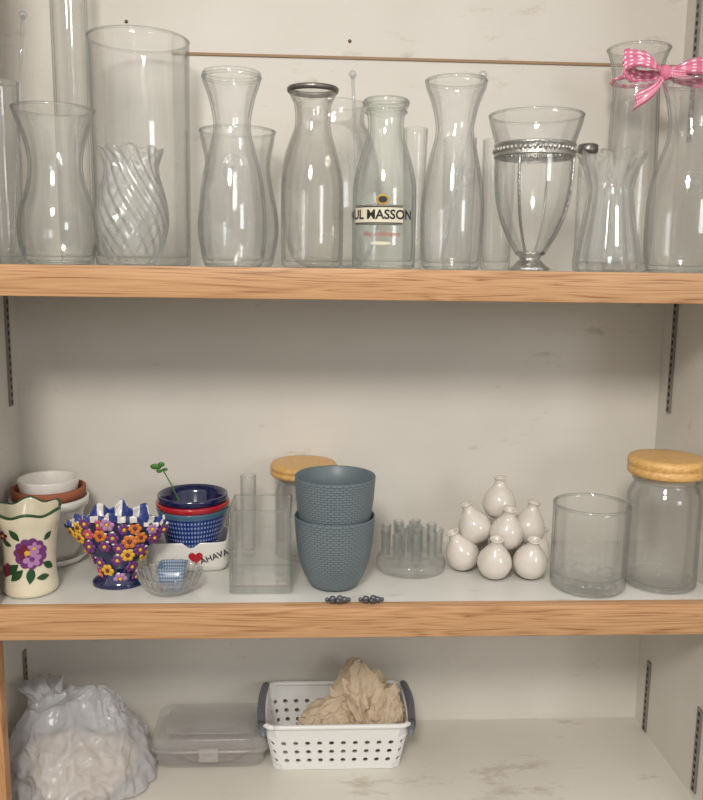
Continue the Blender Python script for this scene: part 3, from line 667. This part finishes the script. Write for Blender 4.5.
g=grp('crumpled_plastic_bag',-.362,.135,zs)
sack('bag',g,(0,0,.001),.114,.112,.128,[(0,.95),(.04,1.03),(.2,1.02),(.45,.90),(.65,.74),(.82,.55),(.93,.34),(1,.04)],(-.02,.01),BAG,12.4,.14,1.1,1.0,crink=.03,flat=.0,lump=.12,facet=.13,fs=17)
sack('bag_neck',g,(-.052,.02,.088),.040,.034,.060,[(0,1.2),(.3,.85),(.6,.62),(.85,.75),(1,.9)],(-.018,.0),BAG,3.4,.5,1.3,.5,crink=.04,facet=.15,fs=30)
sack('bag_ear',g,(.014,.01,.090),.052,.040,.058,[(0,1.15),(.4,.9),(.75,.6),(.93,.3),(1,.05)],(.010,.0),BAG,6.4,.4,1.2,.5,crink=.04,facet=.15,fs=30)
sack('bag_contents',g,(.0,0,.004),.088,.088,.080,dome,(0,0),plain('bag_inner',(206,186,164),.8),2.4,.3,1.2,.8,nu=140,nv=50,flat=.0,facet=.2,fs=24)
# ------------------------------------------------------------ camera, light
f,p,yaw,roll=833.1,.1613,.0517,.0138
F_=Vector((math.sin(yaw)*math.cos(p),math.cos(yaw)*math.cos(p),-math.sin(p))); R0=Vector((math.cos(yaw),-math.sin(yaw),0)); U0=R0.cross(F_)
R_=R0*math.cos(roll)+U0*math.sin(roll); U_=-R0*math.sin(roll)+U0*math.cos(roll)
cam=bpy.data.cameras.new('camera'); co=bpy.data.objects.new('camera',cam); sc.collection.objects.link(co); sc.camera=co
cam.sensor_fit='VERTICAL'; cam.sensor_height=24; cam.lens=f/800*24
co.matrix_world=Matrix((( R_.x,U_.x,-F_.x,0),(R_.y,U_.y,-F_.y,-1.12),(R_.z,U_.z,-F_.z,Z0),(0,0,0,1)))
def area(name,loc,tgt,size,en,col,shape='DISK'):
    l=bpy.data.lights.new(name,'AREA'); l.shape=shape; l.size=size; l.energy=en; l.color=col; o=bpy.data.objects.new(name,l); sc.collection.objects.link(o); o.location=loc
    o.rotation_euler=(Vector(tgt)-Vector(loc)).to_track_quat('-Z','Y').to_euler()
area('ceiling_lamp',(-.3,-2.0,2.45),(0,.2,1.2),.5,34,(1,.95,.88))
area('added_side_light',(1.7,-2.4,1.7),(0,.2,1.1),.6,9,(.95,.97,1),'SQUARE')  # added area light on the right, gives the glass something to reflect
# surrounding room light: bright ceiling, mid walls with noise patches added for glass reflections, dark floor
w=bpy.data.worlds.new('world'); sc.world=w; w.use_nodes=True; nt=w.node_tree; bg=nt.nodes['Background']
tc=nt.nodes.new('ShaderNodeTexCoord'); sx=nt.nodes.new('ShaderNodeSeparateXYZ'); nt.links.new(tc.outputs['Generated'],sx.inputs[0])
nz=nt.nodes.new('ShaderNodeTexNoise'); nz.inputs['Scale'].default_value=2.6; nz.inputs['Detail'].default_value=1; nt.links.new(tc.outputs['Generated'],nz.inputs['Vector'])
md=nt.nodes.new('ShaderNodeMath'); md.operation='MULTIPLY_ADD'; md.inputs[1].default_value=1.1; md.inputs[2].default_value=-.55; nt.links.new(nz.outputs['Fac'],md.inputs[0])
ad=nt.nodes.new('ShaderNodeMath'); ad.operation='ADD'; nt.links.new(md.outputs[0],ad.inputs[0]); nt.links.new(sx.outputs['Z'],ad.inputs[1])
rp=nt.nodes.new('ShaderNodeValToRGB'); mr=nt.nodes.new('ShaderNodeMapRange'); mr.inputs['From Min'].default_value=-1; mr.inputs['From Max'].default_value=1; nt.links.new(ad.outputs[0],mr.inputs['Value']); nt.links.new(mr.outputs[0],rp.inputs[0])
e=rp.color_ramp.elements; e[0].position=.3; e[0].color=(.22,.20,.18,1); e[1].position=.85; e[1].color=(1,.97,.92,1); k=e.new(.5); k.color=(.42,.40,.37,1)
nt.links.new(rp.outputs[0],bg.inputs[0]); bg.inputs[1].default_value=1.05
sc.view_settings.view_transform='Standard'
try: sc.cycles.transparent_max_bounces=48
except Exception: pass
